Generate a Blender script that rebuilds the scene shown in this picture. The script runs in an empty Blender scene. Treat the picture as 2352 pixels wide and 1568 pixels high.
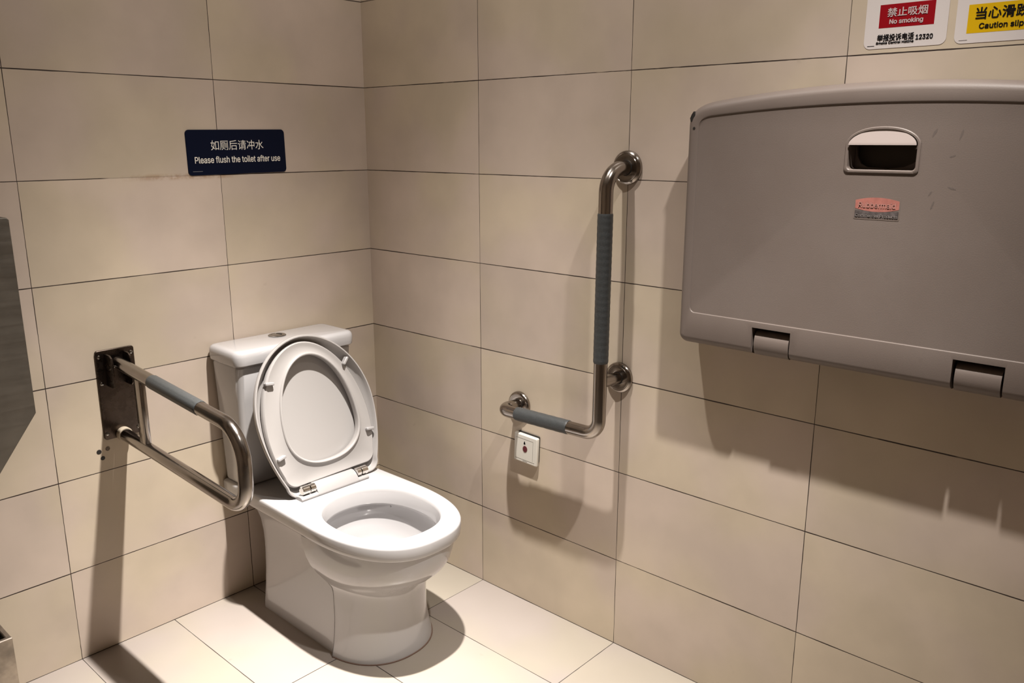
import bpy, bmesh, math, random
from mathutils import Vector, Matrix
from mathutils.geometry import tessellate_polygon

random.seed(7)
S = bpy.context.scene
COL = S.collection
PI = math.pi
R = math.radians

# ------------------------------------------------------------------ camera
FPX = 1917.178
cam_d = bpy.data.cameras.new('camera')
cam = bpy.data.objects.new('camera', cam_d)
COL.objects.link(cam)
right = Vector((0.67439525, -0.73837038, -0.00048899))
down = Vector((-0.17381649, -0.15811268, -0.97200216))
fwd = Vector((0.71762029, 0.65559863, -0.23497139))
M3 = Matrix((right, -down, -fwd)).transposed()
cam.matrix_world = Matrix.Translation((-1.6908, -2.1683, 1.3434)) @ M3.to_4x4()
cam_d.sensor_width = 36.0
cam_d.lens = FPX / 2352.0 * 36.0
cam_d.clip_start = 0.02
S.camera = cam

# ------------------------------------------------------------------ world and exposure
w = bpy.data.worlds.new('world')
S.world = w
w.use_nodes = True
w.node_tree.nodes['Background'].inputs[0].default_value = (1.0, 0.86, 0.72, 1)
w.node_tree.nodes['Background'].inputs[1].default_value = 0.05
S.view_settings.view_transform = 'Standard'
S.view_settings.look = 'None'
S.view_settings.gamma = 1.0
S.view_settings.exposure = 0.0
S.view_settings.use_curve_mapping = False
try:
    S.cycles.use_denoising = True
    S.cycles.max_bounces = 10
    S.cycles.diffuse_bounces = 6
    S.cycles.caustics_reflective = False
    S.cycles.caustics_refractive = False
except Exception:
    pass

# ------------------------------------------------------------------ ceiling lamps (positions found from the shadows)
CEIL = 2.47
# x, y, power, beam axis tilt towards x and y
LAMPS = [(-0.55, -0.927, 1020.0, -0.085, 0.15), (-0.55, -1.80, 375.0, 0.12, 0.19)]


def lamp_light(x, y, power, tx, ty):
    d = bpy.data.lights.new('downlight_beam', 'SPOT')
    d.energy = power
    d.color = (1.0, 0.94, 0.88)
    d.spot_size = R(150)
    d.spot_blend = 0.35
    d.shadow_soft_size = 0.022
    d.use_nodes = True
    nt = d.node_tree
    em = nt.nodes.get('Emission') or nt.nodes.new('ShaderNodeEmission')
    tc = nt.nodes.new('ShaderNodeTexCoord')
    sp = nt.nodes.new('ShaderNodeSeparateXYZ')
    nt.links.new(tc.outputs['Normal'], sp.inputs[0])
    ab = nt.nodes.new('ShaderNodeMath'); ab.operation = 'ABSOLUTE'
    nt.links.new(sp.outputs[2], ab.inputs[0])
    pw = nt.nodes.new('ShaderNodeMath'); pw.operation = 'POWER'
    nt.links.new(ab.outputs[0], pw.inputs[0]); pw.inputs[1].default_value = BEAM_N
    ad = nt.nodes.new('ShaderNodeMath'); ad.operation = 'ADD'
    nt.links.new(pw.outputs[0], ad.inputs[0]); ad.inputs[1].default_value = BEAM_BASE
    nt.links.new(ad.outputs[0], em.inputs['Strength'])
    o = bpy.data.objects.new('downlight_beam', d)
    o.location = (x, y, CEIL - 0.012)
    o.rotation_euler = Vector((tx, ty, -1)).to_track_quat('-Z', 'Y').to_euler()
    COL.objects.link(o)
    return o


BEAM_N = 20.0
BEAM_BASE = 0.024
for lx, ly, lp, tx, ty in LAMPS:
    lamp_light(lx, ly, lp, tx, ty)


# ------------------------------------------------------------------ node helpers
class NT:
    def __init__(self, name):
        self.m = bpy.data.materials.new(name)
        self.m.use_nodes = True
        self.t = self.m.node_tree
        self.b = self.t.nodes['Principled BSDF']

    def n(self, typ, **kw):
        nd = self.t.nodes.new(typ)
        for k, v in kw.items():
            setattr(nd, k, v)
        return nd

    def l(self, a, b):
        self.t.links.new(a, b)

    def val(self, sock, v):
        if hasattr(v, 'is_linked') or hasattr(v, 'links'):
            self.l(v, sock)
        else:
            sock.default_value = v

    def math(self, op, a, b=None, c=None, clamp=False):
        nd = self.n('ShaderNodeMath', operation=op, use_clamp=clamp)
        self.val(nd.inputs[0], a)
        if b is not None:
            self.val(nd.inputs[1], b)
        if c is not None:
            self.val(nd.inputs[2], c)
        return nd.outputs[0]

    def noise(self, vec, scale, detail=3, rough=0.5, w=None):
        nd = self.n('ShaderNodeTexNoise')
        if w is not None:
            nd.noise_dimensions = '4D'
            self.val(nd.inputs['W'], w)
        if vec is not None:
            self.l(vec, nd.inputs['Vector'])
        nd.inputs['Scale'].default_value = scale
        nd.inputs['Detail'].default_value = detail
        nd.inputs['Roughness'].default_value = rough
        return nd.outputs[0]

    def ramp(self, fac, lo, hi, a=0.0, b=1.0):
        nd = self.n('ShaderNodeMapRange')
        nd.interpolation_type = 'SMOOTHSTEP'
        self.l(fac, nd.inputs[0])
        nd.inputs[1].default_value = lo
        nd.inputs[2].default_value = hi
        nd.inputs[3].default_value = a
        nd.inputs[4].default_value = b
        return nd.outputs[0]

    def mix(self, fac, a, b, mode='MIX'):
        nd = self.n('ShaderNodeMix', data_type='RGBA', blend_type=mode)
        self.val(nd.inputs[0], fac)
        for s, v in ((nd.inputs[6], a), (nd.inputs[7], b)):
            if isinstance(v, tuple):
                s.default_value = (*v, 1) if len(v) == 3 else v
            else:
                self.l(v, s)
        return nd.outputs[2]

    def bump(self, h, strength=0.3, dist=0.01):
        nd = self.n('ShaderNodeBump')
        self.l(h, nd.inputs['Height'])
        nd.inputs['Strength'].default_value = strength
        nd.inputs['Distance'].default_value = dist
        self.l(nd.outputs[0], self.b.inputs['Normal'])


def simple(name, col, rough=0.5, metal=0.0, spec=0.5, coat=0.0, var=0.0, vscale=20.0, emit=None):
    k = NT(name)
    k.b.inputs['Base Color'].default_value = (*col, 1)
    k.b.inputs['Roughness'].default_value = rough
    k.b.inputs['Metallic'].default_value = metal
    k.b.inputs['Specular IOR Level'].default_value = spec
    if coat:
        k.b.inputs['Coat Weight'].default_value = coat
        k.b.inputs['Coat Roughness'].default_value = 0.04
    if var:
        tc = k.n('ShaderNodeTexCoord')
        f = k.noise(tc.outputs['Object'], vscale, 4, 0.55)
        f = k.ramp(f, 0.3, 0.7, 1 - var, 1 + var * 0.5)
        c = k.mix(1.0, col, (1, 1, 1), 'MULTIPLY')
        nd = k.n('ShaderNodeVectorMath', operation='SCALE')
        nd.inputs[0].default_value = col
        k.l(f, nd.inputs[3])
        k.l(nd.outputs[0], k.b.inputs['Base Color'])
    if emit:
        k.b.inputs['Emission Color'].default_value = (*emit[:3], 1)
        k.b.inputs['Emission Strength'].default_value = emit[3]
    return k.m


def tile_material(name, ua, va, u0, pu, v0, pv, base, rough, seed, line=0.0012, stain=False, grout=(0.030, 0.019, 0.015), edge_u=None, edge_v=None, contrast=1.0, vthin=1.45):
    """ua/va: world axis (0,1,2) used for u and v; lines at u0+n*pu and v0+n*pv (signed along the axis)."""
    k = NT(name)
    g = k.n('ShaderNodeNewGeometry')
    pos = g.outputs['Position']
    sp = k.n('ShaderNodeSeparateXYZ')
    k.l(pos, sp.inputs[0])
    wob = k.noise(pos, 40, 2)
    wob = k.math('MULTIPLY', k.math('SUBTRACT', wob, 0.5), 0.0007)
    u = k.math('ADD', sp.outputs[ua], wob)
    v = k.math('ADD', sp.outputs[va], wob)
    us = k.math('DIVIDE', k.math('SUBTRACT', u, u0), pu)
    vs = k.math('DIVIDE', k.math('SUBTRACT', v, v0), pv)
    iu = k.math('FLOOR', us)
    iv = k.math('FLOOR', vs)

    def dist(s, p):
        f = k.math('FRACT', s)
        d = k.math('MINIMUM', f, k.math('SUBTRACT', 1.0, f))
        return k.math('MULTIPLY', d, p)
    du = dist(us, pu)
    dv = dist(vs, pv)
    d = k.math('MINIMUM', k.math('MULTIPLY', du, vthin), dv)
    if edge_u is not None:
        d = k.math('MINIMUM', d, k.math('ABSOLUTE', k.math('SUBTRACT', u, edge_u)))
    if edge_v is not None:
        d = k.math('MINIMUM', d, k.math('ABSOLUTE', k.math('SUBTRACT', v, edge_v)))
    wn = k.noise(pos, 5.0, 3, 0.6)
    lw = k.ramp(wn, 0.35, 0.65, line * 0.7, line * 1.2)
    mask = k.math('SUBTRACT', 1.0, k.ramp(k.math('DIVIDE', d, lw), 0.8, 1.25))
    # per tile variation
    cid = k.n('ShaderNodeCombineXYZ')
    k.l(iu, cid.inputs[0]); k.l(iv, cid.inputs[1]); cid.inputs[2].default_value = seed
    wnz = k.n('ShaderNodeTexWhiteNoise', noise_dimensions='3D')
    k.l(cid.outputs[0], wnz.inputs[0])
    tv = k.ramp(wnz.outputs[0], 0.0, 1.0, 0.96, 1.04)
    # cloudy body of the tile, offset per tile
    off = k.n('ShaderNodeVectorMath', operation='SCALE')
    k.l(wnz.outputs[1], off.inputs[0]); off.inputs[3].default_value = 7.0
    pv_ = k.n('ShaderNodeVectorMath', operation='ADD')
    k.l(pos, pv_.inputs[0]); k.l(off.outputs[0], pv_.inputs[1])
    c1 = k.noise(pv_.outputs[0], 4.2, 4, 0.5)
    c2 = k.noise(pv_.outputs[0], 11.0, 3, 0.5)
    hue = k.noise(pv_.outputs[0], 2.6, 2, 0.5)
    cl = k.math('MULTIPLY', k.ramp(c1, 0.33, 0.67, 1 - 0.07 * contrast, 1 + 0.045 * contrast), k.ramp(c2, 0.35, 0.65, 1 - 0.018 * contrast, 1 + 0.015 * contrast))
    tot = k.math('MULTIPLY', cl, tv)
    warm = (base[0] * 1.01, base[1] * 1.0, base[2] * 0.93)
    cool = (base[0] * 1.0, base[1] * 0.975, base[2] * 0.995)
    bc = k.mix(k.ramp(hue, 0.4, 0.6), warm, cool)
    sc = k.n('ShaderNodeVectorMath', operation='SCALE')
    k.l(bc, sc.inputs[0]); k.l(tot, sc.inputs[3])
    col = sc.outputs[0]
    # small smudges
    sm = k.noise(pos, 19.0, 2, 0.5)
    sm = k.ramp(sm, 0.735, 0.80, 0, 0.22)
    col = k.mix(sm, col, (base[0] * 0.55, base[1] * 0.5, base[2] * 0.46))
    if stain:
        # brown weeping joint beneath the sign
        dz = k.math('SUBTRACT', sp.outputs[2], 1.2485)
        band = k.ramp(k.math('ABSOLUTE', dz), 0.0015, 0.012, 1, 0)
        xr = k.math('MULTIPLY', k.ramp(sp.outputs[0], -0.82, -0.66), k.ramp(sp.outputs[0], -0.50, -0.44, 1, 0))
        sn = k.ramp(k.noise(pos, 30, 4, 0.7), 0.38, 0.62)
        fac = k.math('MULTIPLY', k.math('MULTIPLY', band, xr), k.math('MULTIPLY', sn, 0.6))
        col = k.mix(fac, col, (0.30, 0.18, 0.09))
        hide = k.math('MULTIPLY', k.math('MULTIPLY', k.ramp(k.math('ABSOLUTE', dz), 0.003, 0.004, 1, 0), k.math('MULTIPLY', k.ramp(sp.outputs[0], -0.83, -0.80), k.ramp(sp.outputs[0], -0.52, -0.50, 1, 0))), 0.75)
        mask = k.math('MULTIPLY', mask, k.math('SUBTRACT', 1.0, hide))
    gv = k.noise(pos, 9.0, 3, 0.6)
    light = (base[0] * 0.55, base[1] * 0.5, base[2] * 0.45)
    gc = k.mix(k.ramp(gv, 0.60, 0.72, 0.0, 0.75), grout, light)
    col = k.mix(mask, col, gc)
    k.l(col, k.b.inputs['Base Color'])
    rg = k.math('ADD', k.ramp(c2, 0.3, 0.7, rough - 0.05, rough + 0.05), k.math('MULTIPLY', mask, 0.3))
    k.l(rg, k.b.inputs['Roughness'])
    k.b.inputs['Specular IOR Level'].default_value = 0.35
    h = k.math('SUBTRACT', 1.0, mask)
    k.bump(h, 0.2, 0.0015)
    return k.m


# ------------------------------------------------------------------ materials
WALLC = (0.505, 0.432, 0.358)
M = {}
M['wall_back'] = tile_material('wall_tile_back', 0, 2, -0.5049, 0.509, 0.0, 0.25, WALLC, 0.42, 1.0, stain=True)
M['wall_right'] = tile_material('wall_tile_right', 1, 2, -0.4998, 0.501, 0.0, 0.25, WALLC, 0.42, 5.0)
M['wall_plain'] = tile_material('wall_tile_far', 1, 2, -0.4998, 0.501, 0.0, 0.25, WALLC, 0.42, 9.0)
M['wall_front'] = tile_material('wall_tile_front', 0, 2, -0.5049, 0.509, 0.0, 0.25, WALLC, 0.42, 12.0)
M['floor'] = tile_material('floor_tile', 0, 1, -0.5049, 0.2545, -0.4998, 0.501, (0.305, 0.274, 0.243), 0.38, 3.0, line=0.0011, grout=(0.05, 0.04, 0.035), edge_u=0.0, edge_v=0.0, contrast=0.25, vthin=1.0)
M['ceiling'] = simple('ceiling_paint', (0.62, 0.57, 0.5), 0.8)


def ceramic():
    k = NT('white_ceramic')
    k.b.inputs['Base Color'].default_value = (0.415, 0.405, 0.408, 1)
    k.b.inputs['Roughness'].default_value = 0.12
    k.b.inputs['Coat Weight'].default_value = 0.3
    k.b.inputs['Coat Roughness'].default_value = 0.03
    return k.m


def brushed(name, base, r0, r1, stretch, bump=0.04, dark=0.92):
    k = NT(name)
    tc = k.n('ShaderNodeTexCoord')
    mp = k.n('ShaderNodeMapping')
    mp.inputs['Scale'].default_value = stretch
    k.l(tc.outputs['Object'], mp.inputs[0])
    f = k.noise(mp.outputs[0], 60, 4, 0.6)
    f2 = k.noise(tc.outputs['Object'], 14, 4, 0.6)
    k.l(k.ramp(f, 0.25, 0.75, r0, r1), k.b.inputs['Roughness'])
    c = k.mix(k.ramp(f2, 0.3, 0.7), tuple(b * dark for b in base), base)
    k.l(c, k.b.inputs['Base Color'])
    k.b.inputs['Metallic'].default_value = 1.0
    k.bump(f, bump, 0.001)
    return k.m


M['ceramic'] = ceramic()
M['plastic_white'] = simple('seat_plastic', (0.355, 0.338, 0.328), 0.28, spec=0.5)
M['hinge_plastic'] = simple('hinge_plastic', (0.31, 0.298, 0.295), 0.3)
M['steel'] = brushed('brushed_steel', (0.36, 0.325, 0.295), 0.13, 0.22, (1, 1, 0.06))
M['steel_rail'] = brushed('brushed_steel_rail', (0.36, 0.33, 0.305), 0.13, 0.22, (1, 0.06, 1))
M['steel_dark'] = brushed('stained_steel_plate', (0.115, 0.090, 0.075), 0.22, 0.34, (1, 1, 1), dark=0.7)
M['steel_panel'] = brushed('steel_cabinet', (0.22, 0.205, 0.18), 0.42, 0.52, (0.05, 1, 1), dark=0.85)
M['steel_bin'] = brushed('stained_steel_bin', (0.48, 0.42, 0.36), 0.35, 0.5, (1, 1, 1), dark=0.5)
M['chrome'] = simple('chrome', (0.72, 0.69, 0.65), 0.12, 1.0)
M['chrome_dark'] = simple('smoked_chrome', (0.30, 0.29, 0.275), 0.18, 1.0)
M['filler'] = simple('hole_filler', (0.17, 0.135, 0.105), 0.8, var=0.4, vscale=260)
M['dark'] = simple('dark_gap', (0.012, 0.010, 0.009), 0.6)
M['recess'] = simple('recess_shade', (0.055, 0.042, 0.028), 0.6)
M['rubber_white'] = simple('bumper_rubber', (0.46, 0.39, 0.30), 0.6)
M['white_switch'] = simple('switch_plastic', (0.60, 0.575, 0.52), 0.35)
M['switch_line'] = simple('switch_ink', (0.06, 0.05, 0.045), 0.5)
M['red_dot'] = simple('red_indicator', (0.085, 0.002, 0.006), 0.3)
M['navy'] = simple('navy_sign', (0.0025, 0.005, 0.018), 0.4, spec=0.12)
M['sign_text'] = simple('sign_letters', (0.75, 0.72, 0.66), 0.5)
M['sign_white'] = simple('sign_white', (0.60, 0.555, 0.54), 0.45)
M['sign_red'] = simple('sign_red', (0.25, 0.001, 0.006), 0.45, spec=0.2)
M['sign_yellow'] = simple('sign_yellow', (0.60, 0.37, 0.002), 0.45, spec=0.2)
M['ink'] = simple('black_ink', (0.004, 0.004, 0.006), 0.5, spec=0.15)
M['pink_text'] = simple('white_ink', (0.50, 0.40, 0.40), 0.5)
M['label_red'] = simple('faded_red', (0.36, 0.135, 0.11), 0.5, var=0.15, vscale=90)
M['label_letter'] = simple('faded_letter', (0.37, 0.185, 0.16), 0.5)
M['label_grey'] = simple('faded_grey', (0.095, 0.08, 0.078), 0.5, var=0.45, vscale=110)
M['label_letter_grey'] = simple('faded_letter_grey', (0.21, 0.185, 0.175), 0.5)
M['label_clear'] = simple('label_film', (0.155, 0.125, 0.110), 0.35)
M['lens'] = simple('lamp_lens', (0.9, 0.85, 0.75), 0.4, emit=(1.0, 0.88, 0.74, 4.0))
M['trim_white'] = simple('lamp_trim', (0.7, 0.68, 0.64), 0.4)


def station_plastic():
    k = NT('changing_station_plastic')
    tc = k.n('ShaderNodeTexCoord')
    f = k.noise(tc.outputs['Object'], 3.5, 4, 0.55)
    c = k.mix(k.ramp(f, 0.35, 0.65), (0.145, 0.116, 0.101), (0.158, 0.129, 0.114))
    g = k.noise(tc.outputs['Object'], 16, 3, 0.5)
    c = k.mix(k.ramp(g, 0.70, 0.78, 0, 0.25), c, (0.11, 0.088, 0.078))
    k.l(c, k.b.inputs['Base Color'])
    k.b.inputs['Roughness'].default_value = 0.5
    k.b.inputs['Specular IOR Level'].default_value = 0.4
    h = k.noise(tc.outputs['Object'], 420, 2, 0.5)
    k.bump(h, 0.12, 0.001)
    return k.m


M['station'] = station_plastic()
M['scuff'] = simple('scuff_grey', (0.112, 0.090, 0.080), 0.55)
M['flap'] = simple('pale_flap_plastic', (0.36, 0.305, 0.285), 0.45)


def grip_rubber():
    k = NT('grip_rubber')
    tc = k.n('ShaderNodeTexCoord')
    f = k.noise(tc.outputs['Object'], 420, 2, 0.6)
    c = k.mix(k.ramp(f, 0.35, 0.65), (0.031, 0.034, 0.035), (0.041, 0.044, 0.045))
    k.l(c, k.b.inputs['Base Color'])
    k.b.inputs['Roughness'].default_value = 0.42
    k.bump(f, 0.25, 0.0008)
    return k.m


M['grip'] = grip_rubber()


# ------------------------------------------------------------------ mesh helpers
def link_mesh(name, bm, mat, parent=None, smooth=True, sharp=32.0):
    bmesh.ops.remove_doubles(bm, verts=bm.verts, dist=1e-6)
    bmesh.ops.recalc_face_normals(bm, faces=bm.faces)
    for f in bm.faces:
        f.smooth = smooth
    if smooth:
        lim = R(sharp)
        for e in bm.edges:
            if len(e.link_faces) == 2 and e.calc_face_angle(0) > lim:
                e.smooth = False
    me = bpy.data.meshes.new(name)
    bm.to_mesh(me)
    bm.free()
    me.materials.append(mat)
    o = bpy.data.objects.new(name, me)
    COL.objects.link(o)
    if parent is not None:
        o.parent = parent
    return o


def empty(name, loc, label, cat, rz=0.0, group=None):
    o = bpy.data.objects.new(name, None)
    o.empty_display_size = 0.05
    o.location = loc
    o.rotation_euler = (0, 0, rz)
    COL.objects.link(o)
    o['label'] = label
    o['category'] = cat
    if group:
        o['group'] = group
    return o


def struct(o):
    o['kind'] = 'structure'
    return o


def loft(bm, rings, cap0=False, cap1=False, skip=None):
    vr = [[bm.verts.new(p) for p in r] for r in rings]
    n = len(vr[0])
    for a, b in zip(vr[:-1], vr[1:]):
        for i in range(n):
            j = (i + 1) % n
            if skip and skip((a[i].co + a[j].co + b[i].co + b[j].co) / 4):
                continue
            bm.faces.new((a[i], a[j], b[j], b[i]))
    if cap0:
        bm.faces.new(vr[0][::-1])
    if cap1:
        bm.faces.new(vr[-1])
    return vr


def box(bm, lo, hi, bevel=0.0, seg=2):
    lo = Vector(lo); hi = Vector(hi)
    r = bmesh.ops.create_cube(bm, size=1.0)
    vs = r['verts']
    c = (lo + hi) / 2; s = hi - lo
    for v in vs:
        v.co = Vector((v.co.x * s.x, v.co.y * s.y, v.co.z * s.z)) + c
    if bevel > 0:
        es = list({e for v in vs for e in v.link_edges})
        bmesh.ops.bevel(bm, geom=es, offset=bevel, segments=seg, affect='EDGES', profile=0.5)


def fillet(pts, rads, n=10):
    pts = [Vector(p) for p in pts]
    out = [pts[0]]
    for i in range(1, len(pts) - 1):
        p, a, b = pts[i], pts[i - 1], pts[i + 1]
        da = (a - p).normalized(); db = (b - p).normalized()
        ang = da.angle(db)
        r = rads[i - 1]
        t = r / math.tan(ang / 2)
        s = p + da * t; e = p + db * t
        c = p + (da + db).normalized() * (r / math.sin(ang / 2))
        vs = (s - c); ve = (e - c)
        tot = vs.angle(ve)
        for k in range(n + 1):
            f = k / n
            v = (math.sin((1 - f) * tot) * vs + math.sin(f * tot) * ve) / math.sin(tot)
            out.append(c + v)
    out.append(pts[-1])
    return out


def sweep(bm, path, radius, n=24, caps=True, rad_fn=None):
    path = [Vector(p) for p in path]
    t0 = (path[1] - path[0]).normalized()
    ref = Vector((0, 0, 1)) if abs(t0.z) < 0.9 else Vector((1, 0, 0))
    nrm = t0.cross(ref).normalized()
    rings = []
    prev = t0
    for i, p in enumerate(path):
        if i == 0:
            t = t0
        elif i == len(path) - 1:
            t = (path[i] - path[i - 1]).normalized()
        else:
            t = ((path[i + 1] - p).normalized() + (p - path[i - 1]).normalized()).normalized()
        q = prev.rotation_difference(t)
        nrm = (q @ nrm).normalized()
        prev = t
        bn = t.cross(nrm)
        ring = []
        for k in range(n):
            a = 2 * PI * k / n
            rr = radius if rad_fn is None else rad_fn(i, k, radius)
            ring.append(p + nrm * (rr * math.cos(a)) + bn * (rr * math.sin(a)))
        rings.append(ring)
    loft(bm, rings, caps, caps)


def lathe(bm, prof, axis_o, axis_d, n=40):
    """prof: list of (radius, height) along axis_d from axis_o."""
    d = Vector(axis_d).normalized()
    ref = Vector((0, 0, 1)) if abs(d.z) < 0.9 else Vector((1, 0, 0))
    a = d.cross(ref).normalized(); b = d.cross(a)
    o = Vector(axis_o)
    rings = []
    for r, h in prof:
        r = max(r, 1e-5)
        rings.append([o + d * h + a * (r * math.cos(2 * PI * k / n)) + b * (r * math.sin(2 * PI * k / n)) for k in range(n)])
    loft(bm, rings, True, True)


def rrect(w, h, r, n=6):
    """rounded rectangle outline centred on origin, ccw."""
    pts = []
    for cx, cy, a0 in ((w / 2 - r, h / 2 - r, 0), (-w / 2 + r, h / 2 - r, 90), (-w / 2 + r, -h / 2 + r, 180), (w / 2 - r, -h / 2 + r, 270)):
        for k in range(n + 1):
            a = R(a0 + 90 * k / n)
            pts.append((cx + r * math.cos(a), cy + r * math.sin(a)))
    return pts


def prism(bm, outline, to3, d0, d1, bev=0.0):
    """outline 2D, extruded between depths d0 and d1 through to3(u,v,d)."""
    if bev > 0:
        c = Vector((sum(p[0] for p in outline) / len(outline), sum(p[1] for p in outline) / len(outline)))
        ins = inset2(outline, bev)
        rings = [[to3(u, v, d0) for u, v in outline], [to3(u, v, d1 - bev) for u, v in outline], [to3(u, v, d1) for u, v in ins]]
    else:
        rings = [[to3(u, v, d0) for u, v in outline], [to3(u, v, d1) for u, v in outline]]
    loft(bm, rings, True, True)


def inset2(pts, d):
    n = len(pts)
    area = sum(pts[i][0] * pts[(i + 1) % n][1] - pts[(i + 1) % n][0] * pts[i][1] for i in range(n))
    sg = 1 if area > 0 else -1
    out = []
    for i in range(n):
        p = Vector(pts[i]); a = Vector(pts[i - 1]); b = Vector(pts[(i + 1) % n])
        e1 = (p - a); e2 = (b - p)
        if e1.length < 1e-9: e1 = e2
        if e2.length < 1e-9: e2 = e1
        t = (e1.normalized() + e2.normalized())
        if t.length < 1e-6:
            t = e1
        t.normalize()
        nn = Vector((-t.y, t.x)) * sg
        c = max(0.5, nn.dot(Vector((-e1.normalized().y, e1.normalized().x)) * sg))
        out.append(tuple(p + nn * (d / c)))
    return out


def boolean_cut(o, cutters):
    for i, c in enumerate(cutters):
        m = o.modifiers.new('cut%d' % i, 'BOOLEAN')
        m.object = c
        m.operation = 'DIFFERENCE'
        m.solver = 'EXACT'
    dg = bpy.context.evaluated_depsgraph_get()
    me = bpy.data.meshes.new_from_object(o.evaluated_get(dg))
    o.modifiers.clear()
    old = o.data
    o.data = me
    me.name = old.name
    for c in cutters:
        cm = c.data
        bpy.data.objects.remove(c)
        bpy.data.meshes.remove(cm)
    bm = bmesh.new()
    bm.from_mesh(me)
    for f in bm.faces:
        f.smooth = True
    for e in bm.edges:
        e.smooth = not (len(e.link_faces) == 2 and e.calc_face_angle(0) > R(25))
    bm.to_mesh(me)
    bm.free()
    while len(me.materials) > 1:
        me.materials.pop()
    return o


try:
    import os
    FONT = bpy.data.fonts.load(os.path.join(bpy.utils.system_resource('DATAFILES', path='fonts'), 'Inter.woff2'))
except Exception:
    FONT = None


def fill_outlines(me, bm):
    """Fill the outlines of some lettering; strokes that overlap inside one letter stay solid."""
    nb = {}
    for e in me.edges:
        a, b = e.vertices
        nb.setdefault(a, []).append(b); nb.setdefault(b, []).append(a)
    co = [v.co for v in me.vertices]
    seen, loops = set(), []
    order = sorted(nb)
    for s0 in order:
        if s0 in seen:
            continue
        nxt = s0 + 1 if (s0 + 1) in nb[s0] else nb[s0][0]
        lp, prev, cur = [s0], s0, nxt
        seen.add(s0)
        while cur != s0 and cur not in seen:
            lp.append(cur); seen.add(cur)
            n2 = [q for q in nb[cur] if q != prev]
            if not n2:
                break
            prev, cur = cur, n2[0]
        if len(lp) > 2:
            loops.append([co[i].copy() for i in lp])

    def area(l):
        return sum(l[i].x * l[(i + 1) % len(l)].y - l[(i + 1) % len(l)].x * l[i].y for i in range(len(l))) / 2

    def inside(p, l):
        r = False
        for i in range(len(l)):
            a, b = l[i], l[i - 1]
            if (a.y > p.y) != (b.y > p.y) and p.x < (b.x - a.x) * (p.y - a.y) / (b.y - a.y) + a.x:
                r = not r
        return r
    ar = [area(l) for l in loops]
    sgn = 1 if ar[max(range(len(ar)), key=lambda i: abs(ar[i]))] > 0 else -1
    outs = [l for l, a in zip(loops, ar) if a * sgn > 0]
    holes = [l for l, a in zip(loops, ar) if a * sgn < 0]
    own = {}
    for h in holes:
        c = [i for i, o in enumerate(outs) if inside(h[0], o)]
        if c:
            own.setdefault(min(c, key=lambda i: abs(area(outs[i]))), []).append(h)
    for i, o in enumerate(outs):
        polys = [o] + own.get(i, [])
        pts = [p for q in polys for p in q]
        vs = [bm.verts.new((p.x, p.y, 1.5e-5 * (i % 5))) for p in pts]
        for t in tessellate_polygon(polys):
            try:
                bm.faces.new([vs[k] for k in t])
            except ValueError:
                pass


def text_obj(name, body, mat, parent, frame, u0, u1, v0, v1, bold=0.0, depth=0.0):
    """Lettering fitted to the rectangle u0..u1 x v0..v1 of a frame (origin, udir, vdir, ndir), kept as a mesh; bold thickens the strokes by that many metres."""
    cu = bpy.data.curves.new(name, 'FONT')
    cu.body = body
    cu.size = 1.0
    if FONT and body.isascii():
        cu.font = FONT
    cu.resolution_u = 4
    cu.fill_mode = 'NONE'
    to = bpy.data.objects.new(name, cu)
    COL.objects.link(to)
    bpy.context.view_layer.update()
    dg = bpy.context.evaluated_depsgraph_get()
    me = bpy.data.meshes.new_from_object(to.evaluated_get(dg))
    bpy.data.objects.remove(to)
    bm = bmesh.new()
    fill_outlines(me, bm)
    me = bpy.data.meshes.new(name)
    xs = [v.co.x for v in bm.verts]; ys = [v.co.y for v in bm.verts]
    x0, x1, y0, y1 = min(xs), max(xs), min(ys), max(ys)
    O, U, V, N = frame
    u0, u1, v0, v1 = u0 + bold, u1 - bold, v0 + bold, v1 - bold
    base = bm.verts[:]
    for v in base:
        a = (v.co.x - x0) / (x1 - x0); b = (v.co.y - y0) / (y1 - y0)
        v.co = O + U * (u0 + (u1 - u0) * a) + V * (v0 + (v1 - v0) * b) + N * (depth + v.co.z)
    if bold > 0:
        src = bm.verts[:] + bm.edges[:] + bm.faces[:]
        for k in range(8):
            r = bmesh.ops.duplicate(bm, geom=src)
            sh = U * (bold * math.cos(k * PI / 4)) + V * (bold * math.sin(k * PI / 4)) + N * (8e-5 * (k + 1))
            for g in r['geom']:
                if isinstance(g, bmesh.types.BMVert):
                    g.co += sh
    bm.to_mesh(me)
    bm.free()
    me.name = name
    me.materials.clear()
    me.materials.append(mat)
    o = bpy.data.objects.new(name, me)
    COL.objects.link(o)
    o.parent = parent
    return o


def flat_patch(name, outline, frame, d0, d1, mat, parent, bev=0.0):
    O, U, V, N = frame
    bm = bmesh.new()
    prism(bm, outline, lambda u, v, d: O + U * u + V * v + N * d, d0, d1, bev)
    return link_mesh(name, bm, mat, parent)


def rect(u0, u1, v0, v1):
    return [(u0, v0), (u1, v0), (u1, v1), (u0, v1)]


X, Y, Z = Vector((1, 0, 0)), Vector((0, 1, 0)), Vector((0, 0, 1))
FB = (Vector((0, 0, 0)), X, Z, -Y)      # frame of the back wall: u = x, v = z, out towards -y
FR = (Vector((0, 0, 0)), -Y, Z, -X)     # frame of the right wall: u = -y, v = z, out towards -x


# ------------------------------------------------------------------ room shell
RX0, RY0 = -2.35, -3.1
T = 0.08


def slab_obj(name, lo, hi, mat):
    bm = bmesh.new()
    box(bm, lo, hi)
    return struct(link_mesh(name, bm, mat, smooth=False))


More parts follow.
